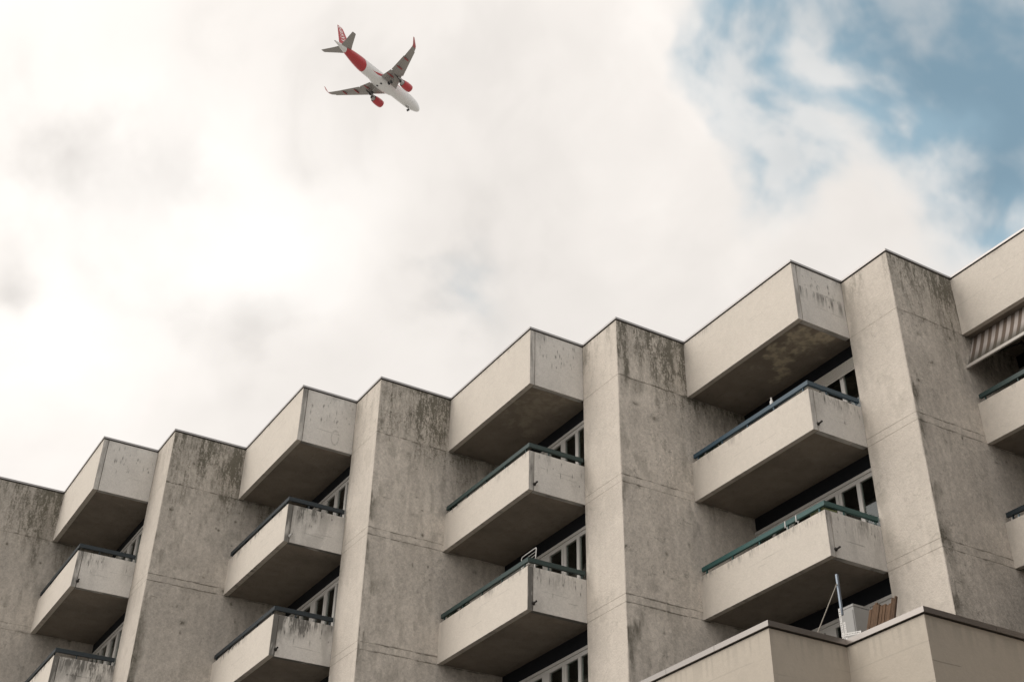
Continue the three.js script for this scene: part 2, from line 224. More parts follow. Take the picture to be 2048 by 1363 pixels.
// painted concrete of a balcony: u 0..A1 front panel, then the side panel; v from the bottom edge up
function boxMap(seed, h, dirt = 1, extra, corner = 0.25) {
  const r = rng(seed * 131 + 3), marks = [], cracks = [];
  for (let i = 0; i < (h > 1.2 ? 26 : 9); i++) marks.push([A1 + 0.25 + r() * 1.2, h * (0.42 + r() * 0.5), 0.006 + r() * 0.012, 0.015 + r() * 0.06, 0.3 + r() * 0.6]);
  for (let i = 0; i < (h > 1.2 ? 1 : 2); i++) cracks.push([A1 + 0.2 + r() * 0.6, h * (0.3 + r() * 0.35), 0.5 + r() * 0.5, (r() - 0.7) * 0.1, 0.15 + r() * 0.3]);
  for (let i = 0; i < 3; i++) cracks.push([r() * 2.5, h * (0.3 + r() * 0.5), 0.5 + r() * 0.9, (r() - 0.5) * 0.05, 0.08 + r() * 0.16]);
  return concrete(colorMap(A1 + B1 + 0.1, h, 104, (u, v, o) => {
    const side = u > A1, s = u - A1, top = h - v;
    const big = f2(u * 1.1, v * 1.1, seed + 60, 4), mid = f2(u * 4, v * 4, seed + 63, 3), fine = f2(u * 20, v * 20, seed + 65, 2), grain = n2(u * 90, v * 90, seed + 1);
    let R = side ? 0.65 : 0.60, G = side ? 0.625 : 0.55, B = side ? 0.588 : 0.486;
    const t = 1 + (big - 0.5) * (side ? 0.16 : 0.10) + (mid - 0.5) * 0.07 + (fine - 0.5) * 0.07 + (grain - 0.5) * (side ? 0.14 : 0.08) + (n2(u * 43, v * 43, seed + 8) - 0.5) * (side ? 0.12 : 0.05);
    const streak = f2(u * 8, v * 1.0, seed + 69, 3) * 0.5 + n2(u * 40, v * 6, seed + 71) * 0.28 + n2(u * 85, v * 20, seed + 73) * 0.22;
    let g = 0;
    if (side) {
      if (s < 0.142) g += corner * (0.45 + 0.75 * sst(0.3, 0.6, f2(u * 14, v * 3, seed + 95, 3)));
      g += dirt * 0.62 * sst(0.38, 0.68, streak) * (1 - sst(0.02, 0.22 + 0.75 * f2(u * 3.5, 1, seed + 4, 2) * dirt, top)) * sst(0.34, 0.6, f2(u * 1.8, v * 0.7, seed + 77, 3));
      if (dirt > 1.1) g += (dirt - 0.9) * 0.9 * (1 - sst(0.1, 0.75, top + 0.25 * s * 0.6)) * sst(0.34, 0.62, f2(u * 5, v * 2.4, seed + 78, 4)) * (0.5 + 0.8 * streak);
      g += dirt * 0.55 * (1 - sst(0.0, 0.34, s)) * sst(0.3, 0.66, f2(u * 9, v * 2.0, seed + 80, 3)) * sst(0.0, h, v + 0.35 * h);
      g += 0.16 * dirt * sst(0.52, 0.75, f2(u * 3, v * 1.4, seed + 84, 3));
      g += 0.12 * sst(1.25, 1.55, s) * mid;
      for (let i = 0; i < marks.length; i++) { const q = marks[i], dx = u - q[0], dy = v - q[1]; if (Math.abs(dx) < q[2] * 2.5 && Math.abs(dy) < q[3] * 2.5) g += q[4] * Math.exp(-(dx * dx) / (q[2] * q[2]) - (dy * dy) / (q[3] * q[3])); }
    } else {
      g += dirt * 0.6 * sst(0.42, 0.7, streak) * (1 - sst(0.0, 0.10 + 0.22 * n2(u * 2, 5, seed + 6), top)) * sst(0.35, 0.6, f2(u * 0.8, 1, seed + 90, 2));
      g += 0.22 * (1 - sst(0, 0.4, u)) * sst(0.4, 0.7, f2(u * 4, v * 1.5, seed + 91, 3));
      g += 0.05 * sst(0.5, 0.7, mid);
    }
    for (let i = 0; i < cracks.length; i++) { const q = cracks[i], x = u - q[0]; if (x > 0 && x < q[2]) { const y = q[1] + q[3] * x + 0.012 * (n2(x * 9, 2, seed + i) - 0.5); g += q[4] * (1 - sst(0.002, 0.012, Math.abs(v - y))) * sst(0.2, 0.6, n2(x * 5, 8, seed + i)); } }
    if (extra) g += extra(u, v, s, top, mid, fine);
    g = Math.min(0.85, Math.max(0, g));
    o[0] = mix(R * t, 0.075, g); o[1] = mix(G * t, 0.072, g); o[2] = mix(B * t, 0.064, g);
  }), 0.008);
}
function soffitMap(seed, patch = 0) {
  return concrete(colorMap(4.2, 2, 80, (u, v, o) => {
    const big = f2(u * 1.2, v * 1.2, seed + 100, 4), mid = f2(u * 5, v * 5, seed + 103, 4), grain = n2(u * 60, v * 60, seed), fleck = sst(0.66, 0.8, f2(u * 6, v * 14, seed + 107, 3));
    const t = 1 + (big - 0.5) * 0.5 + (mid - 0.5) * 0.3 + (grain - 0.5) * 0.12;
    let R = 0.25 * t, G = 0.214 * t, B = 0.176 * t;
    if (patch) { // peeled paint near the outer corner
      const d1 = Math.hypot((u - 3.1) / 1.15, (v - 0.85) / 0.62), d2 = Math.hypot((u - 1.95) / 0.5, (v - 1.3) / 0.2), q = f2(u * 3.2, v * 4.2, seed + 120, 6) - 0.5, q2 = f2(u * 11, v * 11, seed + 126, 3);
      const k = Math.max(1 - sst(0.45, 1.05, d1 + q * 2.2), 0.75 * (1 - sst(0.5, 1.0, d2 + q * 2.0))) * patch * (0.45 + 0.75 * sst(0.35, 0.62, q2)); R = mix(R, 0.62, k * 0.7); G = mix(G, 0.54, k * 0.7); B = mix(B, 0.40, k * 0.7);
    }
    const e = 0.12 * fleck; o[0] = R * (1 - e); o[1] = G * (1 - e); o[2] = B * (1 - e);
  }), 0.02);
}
const soffits = [0, 1, 2].map((k) => soffitMap(k + 1)), soffitPeeled = soffitMap(9, 1), soffitFaint = soffitMap(12, 0.35);

function offset(geo, b) { geo.translate(b * DX, 0, b * DZ); return geo; }
// windows of one storey: frame (with head, posts, sill) > panes, blank panels
function windowBand(b, soffitY, shutterDrop) {
  const floor = soffitY - 2.8 + 0.18, top = soffitY - 0.365, g = [], zf = WZ, b0 = 0.02, b1 = A1;
  g.push(box(b0, b1, top - 0.07, top, zf + 0.05, zf - 0.05), box(b0, b1, top - 0.165, top - 0.072, zf + 0.025, zf - 0.04), box(b0, b1, floor, floor + 0.09, zf + 0.03, zf - 0.05));
  const posts = [[3.365, 3.475], [2.715, 2.80], [2.815, 2.90], [1.14, 1.22], [1.235, 1.32], [0.60, 0.68]];
  for (const [a, c] of posts) g.push(box(a, c, floor + 0.092, top - 0.167, zf + 0.03, zf - 0.04));
  const w = obj('window', g.map((q) => offset(q, b)), M.frame, block);
  for (const [a, c] of [[3.475, 4.03], [2.90, 3.365], [2.20, 2.715], [1.32, 1.88], [0.68, 1.14], [0.03, 0.60]]) obj('pane', offset(box(a, c, floor + 0.092, top - 0.167, zf - 0.005, zf - 0.011), b), M.glass, w);
  obj('panel', offset(box(1.885, 2.195, floor + 0.092, top - 0.167, zf + 0.035, zf - 0.03), b), M.panel, w);
  if (shutterDrop) {
    const s = []; for (let k = 0; k < Math.floor(shutterDrop / 0.046); k++) { const q = new THREE.CapsuleGeometry(0.021, 2.02, 2, 6); q.rotateZ(Math.PI / 2); q.scale(1, 1, 0.5); q.translate(3.0, top - 0.02 - k * 0.046, zf + 0.075); s.push(offset(q, b)); }
    obj('roller_shutter', s, M.shutter, w);
  }
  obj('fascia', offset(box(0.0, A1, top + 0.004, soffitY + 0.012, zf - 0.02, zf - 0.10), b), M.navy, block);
}
function drain(b, y, tray, u = -0.15, tint = M.iron) { // spout low in the joint of the side panel
  const g = new THREE.CylinderGeometry(0.021, 0.021, 0.15, 10, 1, true); g.rotateZ(Math.PI / 2 + 0.12); g.translate(A1 + 0.055, y, u);
  const ring = new THREE.TorusGeometry(0.034, 0.009, 6, 14); ring.rotateY(Math.PI / 2); ring.translate(A1 + 0.006, y, u);
  obj('drain_spout', [offset(g, b), offset(ring, b)], tint, tray);
}
function parapetBox(b, bottom, top, face, soffit, name) { // tray (slab) > front panel, side panel, joint
  const sh = prism(rect(0, A1 - 0.135, -0.135, WZ - 0.02), bottom + 0.016, bottom + 0.19);
  { const uv = sh.attributes.uv, p = sh.attributes.position; for (let i = 0; i < uv.count; i++) uv.setXY(i, p.getX(i), -p.getZ(i)); }
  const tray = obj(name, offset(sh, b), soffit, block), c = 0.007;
  obj('front_panel', offset(prism([[0, 0], [A1 - c, 0], [A1, -c], [A1, -0.13], [0, -0.13]], bottom, top, { v0: bottom }), b), face, tray);
  obj('side_panel', offset(prism([[A1, -0.146], [A1, -B1 + 0.004], [A1 - 0.13, -B1 + 0.004], [A1 - 0.13, -0.146]], bottom, top, { u0: A1 + 0.146, v0: bottom }), b), face, tray);
  obj('joint_strip', offset(box(A1 - 0.12, A1 - 0.014, bottom + 0.004, top - 0.012, -0.1302, -0.1458), b), M.gap, tray);
  return tray;
}
const RAIL = { blue: ['weathered blue painted handrail', M.railBlue], teal: ['teal green painted handrail', M.railTeal], green: ['dark green painted handrail', M.railGreen], navy: ['dark navy painted handrail', M.railNavy] };
function handrail(b, top, kind, tray) {
  const L = [[0.06, -0.002], [A1 + 0.004, -0.002], [A1 + 0.004, -B1 + 0.035], [A1 - 0.058, -B1 + 0.035], [A1 - 0.058, -0.064], [0.06, -0.064]];
  const h = obj('handrail', offset(prism(L, top + 0.10, top + 0.20), b), RAIL[kind][1], tray); h.userData.label = RAIL[kind][0];
  for (const x of [0.2, 1.1, 2.0, 2.9, 3.86]) obj('rail_post', offset(box(x - 0.016, x + 0.016, top - 0.004, top + 0.101, -0.018, -0.05), b), RAIL[kind][1], tray);
  for (const z of [-0.55, -1.42]) obj('rail_post', offset(box(A1 - 0.045, A1 - 0.013, top - 0.004, top + 0.101, z + 0.016, z - 0.016), b), RAIL[kind][1], tray);
}
function coping(poly, inner, y, name, parent, b, m = M.zinc, drop = 0.05, out = 0.03) { // folded sheet metal along the outline poly; the shadow gap below comes from its overhang
  for (let i = 0; i + 1 < poly.length; i++) {
    const o0 = poly[i], o1 = poly[i + 1], n0 = inner[i], n1 = inner[i + 1], g = prism([o0, o1, n1, n0], y - drop, y);
    obj(name, offset(g, b), m, parent);
  }
}
const KIND = { '-1': ['navy', 'navy'], 0: ['navy', 'navy'], 1: ['navy', 'navy'], 2: ['green', 'green'], 3: ['blue', 'teal'], 4: ['railx', 'railx'], 5: ['green', 'green'] }; KIND[4] = ['green', 'navy'];
for (let b = -1; b <= 4; b++) {
  // wall rib, one panel a storey with open joints before a darker core
  const ribM = ribMap(b + 3, [0.76, 0.80, 0.92, 0.98, 0.92, 0.9][b + 1]), e = 0.012;
  obj('wall_core', offset(prism(rect(A1 + 0.02, DX - 0.008, -B1 - 0.008, BACK), 0, H0 - 0.08), b), M.joint, block);
  for (let k = 0; k + 1 < JOINTS.length; k++) {
    const y0 = JOINTS[k] + (k ? 0.003 : 0), y1 = JOINTS[k + 1] - 0.003;
    const g = prism([[A1, -B1], [DX - e, -B1], [DX, -B1 - e], [DX, BACK], [A1, BACK]], y0, y1, { v0: VB });
    obj('wall_panel', offset(g, b), ribM, block);
  }
  // roof box above the top loggia
  const extra = b === 1 ? (u, v, s, top, mid, fine) => { const x = s - 1.02, y = v - 0.34; const e2 = Math.abs(Math.hypot(x / 0.10, y / 0.2) - 1); return (s > 0 ? 0.30 * (1 - sst(0.05, 0.22, e2)) * sst(0.35, 0.6, fine + 0.1) : 0); }
    : b === 3 ? (u, v, s, top, mid, fine) => (s > 0.12 ? 0.6 * (1 - sst(0.0, 0.34, Math.abs(v - 0.93 + 0.12 * s))) * sst(0.46, 0.8, n2(u * 12, v * 1.4, 5) * 0.7 + n2(u * 36, v * 2, 6) * 0.45) * (v < 0.96 ? 1 : 0) : 0) : null;
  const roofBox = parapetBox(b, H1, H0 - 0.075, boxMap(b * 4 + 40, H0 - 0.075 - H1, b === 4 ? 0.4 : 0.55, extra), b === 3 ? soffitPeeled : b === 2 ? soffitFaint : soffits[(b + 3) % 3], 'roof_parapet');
  windowBand(b, H1, b === 3 ? 0.36 : 0);
  for (let L = 0; L < 2; L++) {
    const bot = H3 - L * PITCH, top = H2 - L * PITCH, dirty = { '-1': [1, 1], 0: [0.9, 1.5], 1: [1.25, 1.6], 2: [0.8, 1.0], 3: [0.75, 0.9], 4: [0.6, 0.6] }[b][L];
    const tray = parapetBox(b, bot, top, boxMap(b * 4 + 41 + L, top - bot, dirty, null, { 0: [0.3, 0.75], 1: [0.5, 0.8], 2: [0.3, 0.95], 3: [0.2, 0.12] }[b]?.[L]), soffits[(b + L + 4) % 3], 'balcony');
    drain(b, bot + 0.16, tray, -0.15, b === 1 && L === 0 ? M.white : M.iron);
    handrail(b, top, KIND[b][L], tray);
    windowBand(b, bot, 0);
  }
  windowBand(b, H3 - 2 * PITCH, 0);
  // storey slabs and the rear wall of the rooms
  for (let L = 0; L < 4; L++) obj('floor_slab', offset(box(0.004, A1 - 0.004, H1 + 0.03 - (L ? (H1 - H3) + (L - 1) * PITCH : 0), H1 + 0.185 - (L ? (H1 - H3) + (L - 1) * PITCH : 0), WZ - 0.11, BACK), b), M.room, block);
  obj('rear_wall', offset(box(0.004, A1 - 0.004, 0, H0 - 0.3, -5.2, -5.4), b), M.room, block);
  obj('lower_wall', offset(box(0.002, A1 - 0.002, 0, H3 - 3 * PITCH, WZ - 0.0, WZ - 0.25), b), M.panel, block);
  obj('roof_slab', offset(prism(rect(0.004, A1 - 0.006, -0.14, BACK), H0 - 0.3, H0 - 0.1), b), M.gap, block);
  // sheet metal cap along the roof edge, and the dark drip gap beneath it
  const o = 0.028, P = [[0 + o, o], [A1 + o, o], [A1 + o, -B1 + o], [DX + o, -B1 + o], [DX + o, DZ + o]], N = [[0 - 0.32, -0.32], [A1 - 0.32, -0.32], [A1 - 0.32, -B1 - 0.32], [DX - 0.32, -B1 - 0.32], [DX - 0.32, DZ - 0.32]];
  coping(P, N, H0, 'roof_coping', block, b);
  const i2 = -0.02, P2 = [[i2, i2], [A1 + i2, i2], [A1 + i2, -B1 + i2], [DX + i2, -B1 + i2], [DX + i2, DZ + i2]];
  for (let i = 0; i < 4; i++) obj('roof_batten', offset(prism([P2[i], P2[i + 1], N[i + 1], N[i]], H0 - 0.076, H0 - 0.0505), b), M.gap, block);
}

// ------------------------------------------------------------------ the low terrace block in front
const HT = 7.5 + EYE, ot = bayAt(3);
const terrace = thing('terrace_building', 'lower beige block with stepped wall and metal coping at bottom right', 'building', [ot[0], 0, ot[1]]);
{
  const pts = [[-9.0, 8.9], [-5.2, 8.9], [-5.2, 7.1], [-3.4, 7.1], [-3.4, 5.4], [0.3, 5.4], [0.3, 3.54], [5.94, 3.54], [5.94, 1.86], [7.69, 1.86], [7.69, -1.6], [12.8, -1.6], [12.8, -5.2]];
  const map = (seed, side) => concrete(colorMap(6, 4, 96, (u, v, o) => {
    const big = f2(u * 0.9, v * 0.9, seed + 200, 4), fine = f2(u * 14, v * 14, seed + 203, 3), grain = n2(u * 90, v * 90, seed);
    let R = 0.465, G = 0.415, B = 0.35, t = 1 + (big - 0.5) * 0.12 + (fine - 0.5) * 0.08 + (grain - 0.5) * 0.06, g = 0;
    for (let i = 0; i < 6; i++) { const y = 3.62 - i * 0.30 + 0.02 * (n2(u * 2, i, seed) - 0.5); g += (side === 2 ? 0.5 : 0.16) * (1 - sst(0.002, 0.012, Math.abs(v - y))) * sst(0.5, 0.62, n2(u * 1.3 + i * 5.3, i * 3.1, seed + 7)); }
    g += 0.14 * (1 - sst(0, 0.5, 4 - v)) * sst(0.5, 0.8, n2(u * 14, v, seed + 9));
    o[0] = mix(R * t, 0.08, g); o[1] = mix(G * t, 0.075, g); o[2] = mix(B * t, 0.065, g);
  }), 0.006);
  const mA = map(1, 1), mB = map(2, 2);
  for (let i = 0; i + 1 < pts.length; i++) {
    const p = pts[i], q = pts[i + 1], alongX = p[1] === q[1], T = 0.24;
    const poly = alongX ? [p, [q[0], q[1]], [q[0] - T * (i % 2 ? 1 : 1), q[1] - T], [p[0] - T, p[1] - T]] : [p, q, [q[0] - T, q[1] - T], [p[0] - T, p[1] - T]];
    obj('wall', prism(poly, 0, HT - 0.112, { v0: HT - 4.15, u0: i * 1.7 }), i >= 9 || i === 9 ? mB : mA, terrace);
    // coping in lengths with fine open joints
    const L = Math.hypot(q[0] - p[0], q[1] - p[1]), n = Math.max(1, Math.round(L / 1.45)), o = 0.045, w = 0.32;
    const at = (t, k) => { const x = mix(p[0], q[0], t), z = mix(p[1], q[1], t); return [x + k, z + k]; };
    const cuts = []; for (let k = 0; k <= n; k++) cuts.push(k === 0 || k === n ? k / n : (k + 0.3 * (n2(k * 3.3, i * 2.1, 4) - 0.5)) / n);
    for (let k = 0; k < n; k++) {
      const t0 = cuts[k] + (k ? 0.0035 / L : 0), t1 = cuts[k + 1] - (k < n - 1 ? 0.0035 / L : 0);
      obj('coping', prism([at(t0, o), at(t1, o), at(t1, o - w), at(t0, o - w)], HT - 0.092, HT), M.paleCap, terrace);
    }
    obj('coping_batten', prism([at(0, -0.02), at(1, -0.02), at(1, -0.22), at(0, -0.22)], HT - 0.114, HT - 0.093), M.gap, terrace);
  }
  const roof = [...pts.map(([x, z]) => [x - 0.25, z - 0.25]), [6.6, -3.4], [3.9, -1.8], [-0.1, -1.8], [-4.6, -1.8], [-9.2, 4]];
  obj('roof_deck', prism(pts.map(([x, z]) => [x - 0.25, z - 0.25]).concat([[12.0, -6], [9.5, -5.36], [5.52, -5.36], [5.52, -1.535], [4.03, -1.535], [4.03, -1.745], [0.01, -1.745], [0.01, 2.04], [-1.46, 2.04], [-1.46, 1.84], [-5.49, 1.84], [-5.49, 5.4], [-9.2, 5.4]]), HT - 0.4, HT - 0.14), M.room, terrace);
}

// ------------------------------------------------------------------ dark brick building across the yard, right of the view; it shades the lower flanks
{
  const n = thing('neighbouring_building', 'dark brick building across the yard, to the right of the view', 'building', [0, 0, -18]);
  const brick = mat({ roughness: 0.9, map: colorMap(4, 3, 64, (u, v, o) => { const row = Math.floor(v / 0.075), k = n2(Math.floor((u + (row % 2) * 0.12) / 0.24) * 3.7, row * 2.3, 3), m = (v % 0.075) < 0.01 ? 1.5 : 1, c = m * (0.75 + 0.5 * k); o[0] = 0.075 * c; o[1] = 0.058 * c; o[2] = 0.048 * c; }) });
  obj('wall', prism(rect(0, 10, 9, -30), 0, 21), brick, n); obj('roof', prism(rect(-0.25, 10.25, 9.25, -30.25), 21.002, 21.3), M.zinc, n);
  for (let f = 0; f < 6; f++) for (let k = 0; k < 12; k++) { const z = 7.2 - k * 3.1, y = 1.1 + f * 2.95, w = obj('window', [box(-0.05, 0.01, y - 0.06, y, z + 0.66, z - 0.66), box(-0.05, 0.01, y + 1.5, y + 1.56, z + 0.66, z - 0.66), box(-0.05, 0.01, y + 0.001, y + 1.499, z + 0.66, z + 0.6), box(-0.05, 0.01, y + 0.001, y + 1.499, z - 0.6, z - 0.66)], M.frame, n); obj('pane', box(-0.03, 0.005, y + 0.001, y + 1.499, z + 0.599, z - 0.599), M.navy, w); }
}

// ------------------------------------------------------------------ things on the terrace (bay 3 axes, y from the deck)
const tp = (x, y, z) => [ot[0] + x, HT - 0.14 + y, ot[1] + z];
{
  const c = thing('storage_cabinet', 'light grey metal cabinet standing on the terrace left of the brown boards', 'cabinet', tp(3.745, 0, -0.72));
  const grey = mat({ rgb: [0.33, 0.325, 0.315], roughness: 0.55 });
  obj('body', new RoundedBoxGeometry(0.38, 1.9, 0.42, 2, 0.012).translate(0, 0.95, 0), grey, c);
  obj('lid', box(-0.196, 0.196, 1.902, 1.945, 0.216, -0.216), grey, c);
  obj('door', new RoundedBoxGeometry(0.34, 1.78, 0.016, 2, 0.006).translate(0, 0.94, 0.219), grey, c);
  obj('handle', rod([0.12, 0.95, 0.235], [0.12, 1.10, 0.235], 0.01), M.iron, c);
  // brown weathered boards leaning at the rib
  const wood = (s) => mat({ roughness: 0.9, bumpMap: tileHeight(128, (u, v) => 0.5 * per(u, v * 0.12, 24, s) + 0.5 * per(u, v, 40, s + 2)), bumpScale: 0.012, map: colorMap(0.6, 1.8, 110, (u, v, o) => { const f = n2(u * 48, v * 1.8, s) * 0.6 + n2(u * 110, v * 5, s + 2) * 0.4, d = f2(u * 6, v * 3, s + 5, 3), k = 0.1 + 1.7 * f * f + 0.9 * (d - 0.4); o[0] = 0.20 * k; o[1] = 0.118 * k; o[2] = 0.068 * k; }) });
  const spec = [[4.42, 0.37, 1.80, 0.0, 0.06, 'widest brown weathered board, nearest the grey cabinet'], [4.73, 0.21, 1.72, -0.02, 0.045, 'middle brown weathered board between its two neighbours'], [4.92, 0.13, 1.82, -0.04, 0.02, 'narrow brown weathered board at the right, beside the wall rib']];
  spec.forEach(([x, w, h, z, lean, label], i) => {
    const t = thing('wooden_board', label + ', leaning on the terrace', 'board', tp(x, 0, z), 'brown boards leaning on the terrace');
    const n = Math.max(3, Math.round(w / 0.075)), r = rng(90 + i), m = [wood(3 + i), wood(13 + i)];
    for (let k = 0; k < n; k++) { const x0 = -w / 2 + k * w / n, hh = h * (0.97 + 0.06 * r()); obj('slat', new RoundedBoxGeometry(w / n * (0.94 + r() * 0.05), hh, 0.03 + r() * 0.02, 1, 0.006).translate(x0 + w / n / 2, hh / 2, (r() - 0.5) * 0.025), m[k % 2], t); }
    obj('batten', box(-w / 2 + 0.01, w / 2 - 0.01, h * 0.55, h * 0.55 + 0.06, -0.04, -0.07), m[0], t);
    t.rotation.set(-0.30, 0, -lean);
  });
  // galvanised post on a perforated white bracket at the inner corner of the wall
  const B = thing('bracket_post', 'galvanised post with white perforated bracket at the inner corner of the terrace wall', 'post', tp(5.80, 0.14, 1.73));
  obj('post', box(0.004, 0.042, 0.50, 1.23, 0.03, -0.008).translate(0.0, 0, 0).rotateZ(0.0), M.galv, B);
  const strip = (a, b2, w, d) => { // flat bar with round holes
    const A = new THREE.Vector3(...a), Bv = new THREE.Vector3(...b2), L = A.distanceTo(Bv), s = new THREE.Shape(); s.moveTo(-w / 2, 0); s.lineTo(w / 2, 0); s.lineTo(w / 2, L); s.lineTo(-w / 2, L);
    for (let y = 0.03; y < L - 0.015; y += 0.038) { const p = new THREE.Path(); p.absarc(0, y, w * 0.24, 0, Math.PI * 2, true); s.holes.push(p); }
    const g = new THREE.ExtrudeGeometry(s, { depth: d, bevelEnabled: false, curveSegments: 5 }); g.applyQuaternion(new THREE.Quaternion().setFromUnitVectors(new THREE.Vector3(0, 1, 0), Bv.clone().sub(A).normalize())); g.translate(...a); return g;
  };
  obj('upright', strip([0.005, -0.01, 0.035], [0.0, 0.62, 0.035], 0.05, 0.006), M.white, B);
  obj('short_upright', strip([0.075, -0.01, 0.03], [0.07, 0.36, 0.03], 0.045, 0.006), M.white, B);
  obj('foot', strip([-0.02, 0.155, 0.043], [0.43, 0.075, 0.043], 0.05, 0.006), M.white, B);
  obj('stay', rod([0.01, 1.10, 0.0], [0.09, 0.01, 0.72], 0.009), mat({ rgb: [0.30, 0.27, 0.23], roughness: 0.6, metalness: 0.3 }), B);
  // green tub behind the bracket
  const tub = thing('plastic_tub', 'small green plastic tub low behind the bracket post', 'tub', tp(4.55, 0.0, 0.35));
  const tg = mat({ rgb: [0.07, 0.16, 0.06], roughness: 0.6 });
  const lath = new THREE.LatheGeometry([[0.001, 0.0], [0.16, 0.0], [0.2, 0.72], [0.23, 0.72], [0.23, 0.75], [0.19, 0.75], [0.15, 0.03], [0.001, 0.03]].map((p) => new THREE.Vector2(...p)), 24); obj('body', lath, tg, tub);
  obj('handle', tube([[-0.2, 0.7, 0], [-0.1, 0.76, 0], [0.1, 0.76, 0], [0.2, 0.7, 0]], 0.008), tg, tub);
}

// ------------------------------------------------------------------ things on the balconies
const onBay = (b, x, y, z) => [bayAt(b)[0] + x, y, bayAt(b)[1] + z];
{
  const T3 = H2 - PITCH;
  const rack = thing('drying_rack', 'thin white wire drying rack standing up over the dark green handrail corner', 'drying rack', onBay(2, 3.25, T3 - 0.8, -0.45));
  // sloping rounded frame with a few wires, two legs
  const P = (s, t) => [(s - 0.5) * 0.66, 1.24 + t * 0.27, -0.05 + t * -0.02 + s * 0.02];
  const loop = [[0.05, 0.0], [0, 0.1], [0, 0.9], [0.06, 1], [0.94, 1], [1, 0.9], [1, 0.1], [0.95, 0]].map(([s, t]) => P(s, t));
  obj('frame', tube(loop, 0.011, true, 80), M.white, rack);
  for (const t of [0.35, 0.65]) obj('wire', tube([P(0, t), P(0.5, t), P(1, t)], 0.005), M.white, rack);
  obj('leg', tube([P(0.1, 0), [-0.28, 0.6, 0.12], [-0.3, 0, 0.2]], 0.01), M.white, rack); obj('leg', tube([P(0.9, 0), [0.28, 0.6, -0.12], [0.3, 0, -0.25]], 0.01), M.white, rack);
  const bottle = (name, label, [x, y, z], m, h = 0.3) => { const o = thing(name, label, 'bottle', [x, y, z]); const r = h * 0.16; obj('body', new THREE.LatheGeometry([[0.001, 0], [r, 0], [r * 1.05, h * 0.1], [r, h * 0.6], [r * 0.4, h * 0.82], [r * 0.4, h * 0.9], [0.001, h * 0.9]].map((p) => new THREE.Vector2(...p)), 20), m, o); obj('cap', new THREE.CylinderGeometry(r * 0.45, r * 0.45, h * 0.1, 14).translate(0, h * 0.95, 0), M.white, o); return o; };
  // a white canister on a slim stand behind the blue rail
  const st = thing('plant_stand', 'slim dark plant stand behind the blue handrail, carrying a white canister', 'stand', onBay(3, 2.55, H3 + 0.18, -0.32));
  obj('top', new THREE.CylinderGeometry(0.13, 0.13, 0.025, 20).translate(0, 1.12, 0), M.iron, st); obj('pole', rod([0, 0.02, 0], [0, 1.11, 0], 0.018), M.iron, st); obj('foot', new THREE.CylinderGeometry(0.14, 0.15, 0.02, 20).translate(0, 0.01, 0), M.iron, st);
  bottle('white_canister', 'small white canister standing just above the blue handrail', onBay(3, 2.55, H3 + 0.18 + 1.133, -0.32), M.white, 0.27);
  // white cloth strips over the teal rail
  [[2.86, 'left one of two white strips hung over the teal handrail'], [3.20, 'right one of two white strips hung over the teal handrail']].forEach(([x, label], i) => {
    const s = [box(-0.012, 0.012, -0.04, 0.105, 0.006, 0.002), box(-0.012, 0.012, 0.105, 0.109, 0.006, -0.068), box(-0.012, 0.012, -0.02, 0.105, -0.0645, -0.068)];
    const o = obj('white_strip', s, M.white); o.position.set(...onBay(3, x, T3 + 0.0985, 0.0)); tag(o, label, 'strip', 'white strips on the teal handrail'); o.rotation.z = i ? -0.03 : -0.05;
    const e = obj('peg', box(0.024, 0.038, -0.10, -0.02, -0.012, -0.02), M.white, o);
  });
  // green crate behind the corner of the teal balcony
  const cr = thing('plastic_crate', 'yellowish green slatted crate behind the corner of the teal handrail', 'crate', onBay(3, 3.68, T3 - 0.05, -0.32));
  const cg = mat({ rgb: [0.14, 0.16, 0.06], roughness: 0.6 });
  for (const y of [0.02, 0.09, 0.16]) for (const s of [-1, 1]) { obj('slat', box(-0.17, 0.17, y, y + 0.05, s * 0.2 + 0.008, s * 0.2 - 0.008), cg, cr); obj('slat', box(s * 0.17 - 0.008, s * 0.17 + 0.008, y, y + 0.05, 0.19, -0.19), cg, cr); }
  for (const sx of [-1, 1]) for (const sz of [-1, 1]) obj('corner_post', box(sx * 0.165 - 0.015, sx * 0.165 + 0.015, -0.75, 0.22, sz * 0.185 + 0.015, sz * 0.185 - 0.015), cg, cr);
  // shelf the crate legs stand on is the balcony floor
  bottle('plastic_bottle', 'clear plastic bottle under the dark handrail at the right edge', onBay(4, 0.30, T3 + 0.0, -0.09), mat({ rgb: [0.6, 0.72, 0.8], roughness: 0.15, transmission: 0.6, thickness: 0 }), 0.16);
  const box2 = thing('white_carton', 'small white carton beside the plastic bottle at the right edge', 'carton', onBay(4, 0.17, T3, -0.09)); obj('body', new RoundedBoxGeometry(0.07, 0.075, 0.09, 2, 0.006).translate(0, 0.0375, 0), M.white, box2); obj('flap', box(-0.036, 0.036, 0.0755, 0.079, 0.046, -0.02), M.panel, box2);
  // balcony plants along the rails: pots of trailing greenery seen through the gap under the rail
  const leafM = mat({ rgb: [0.045, 0.06, 0.032], roughness: 0.8 }), potM = mat({ rgb: [0.16, 0.08, 0.05], roughness: 0.9 });
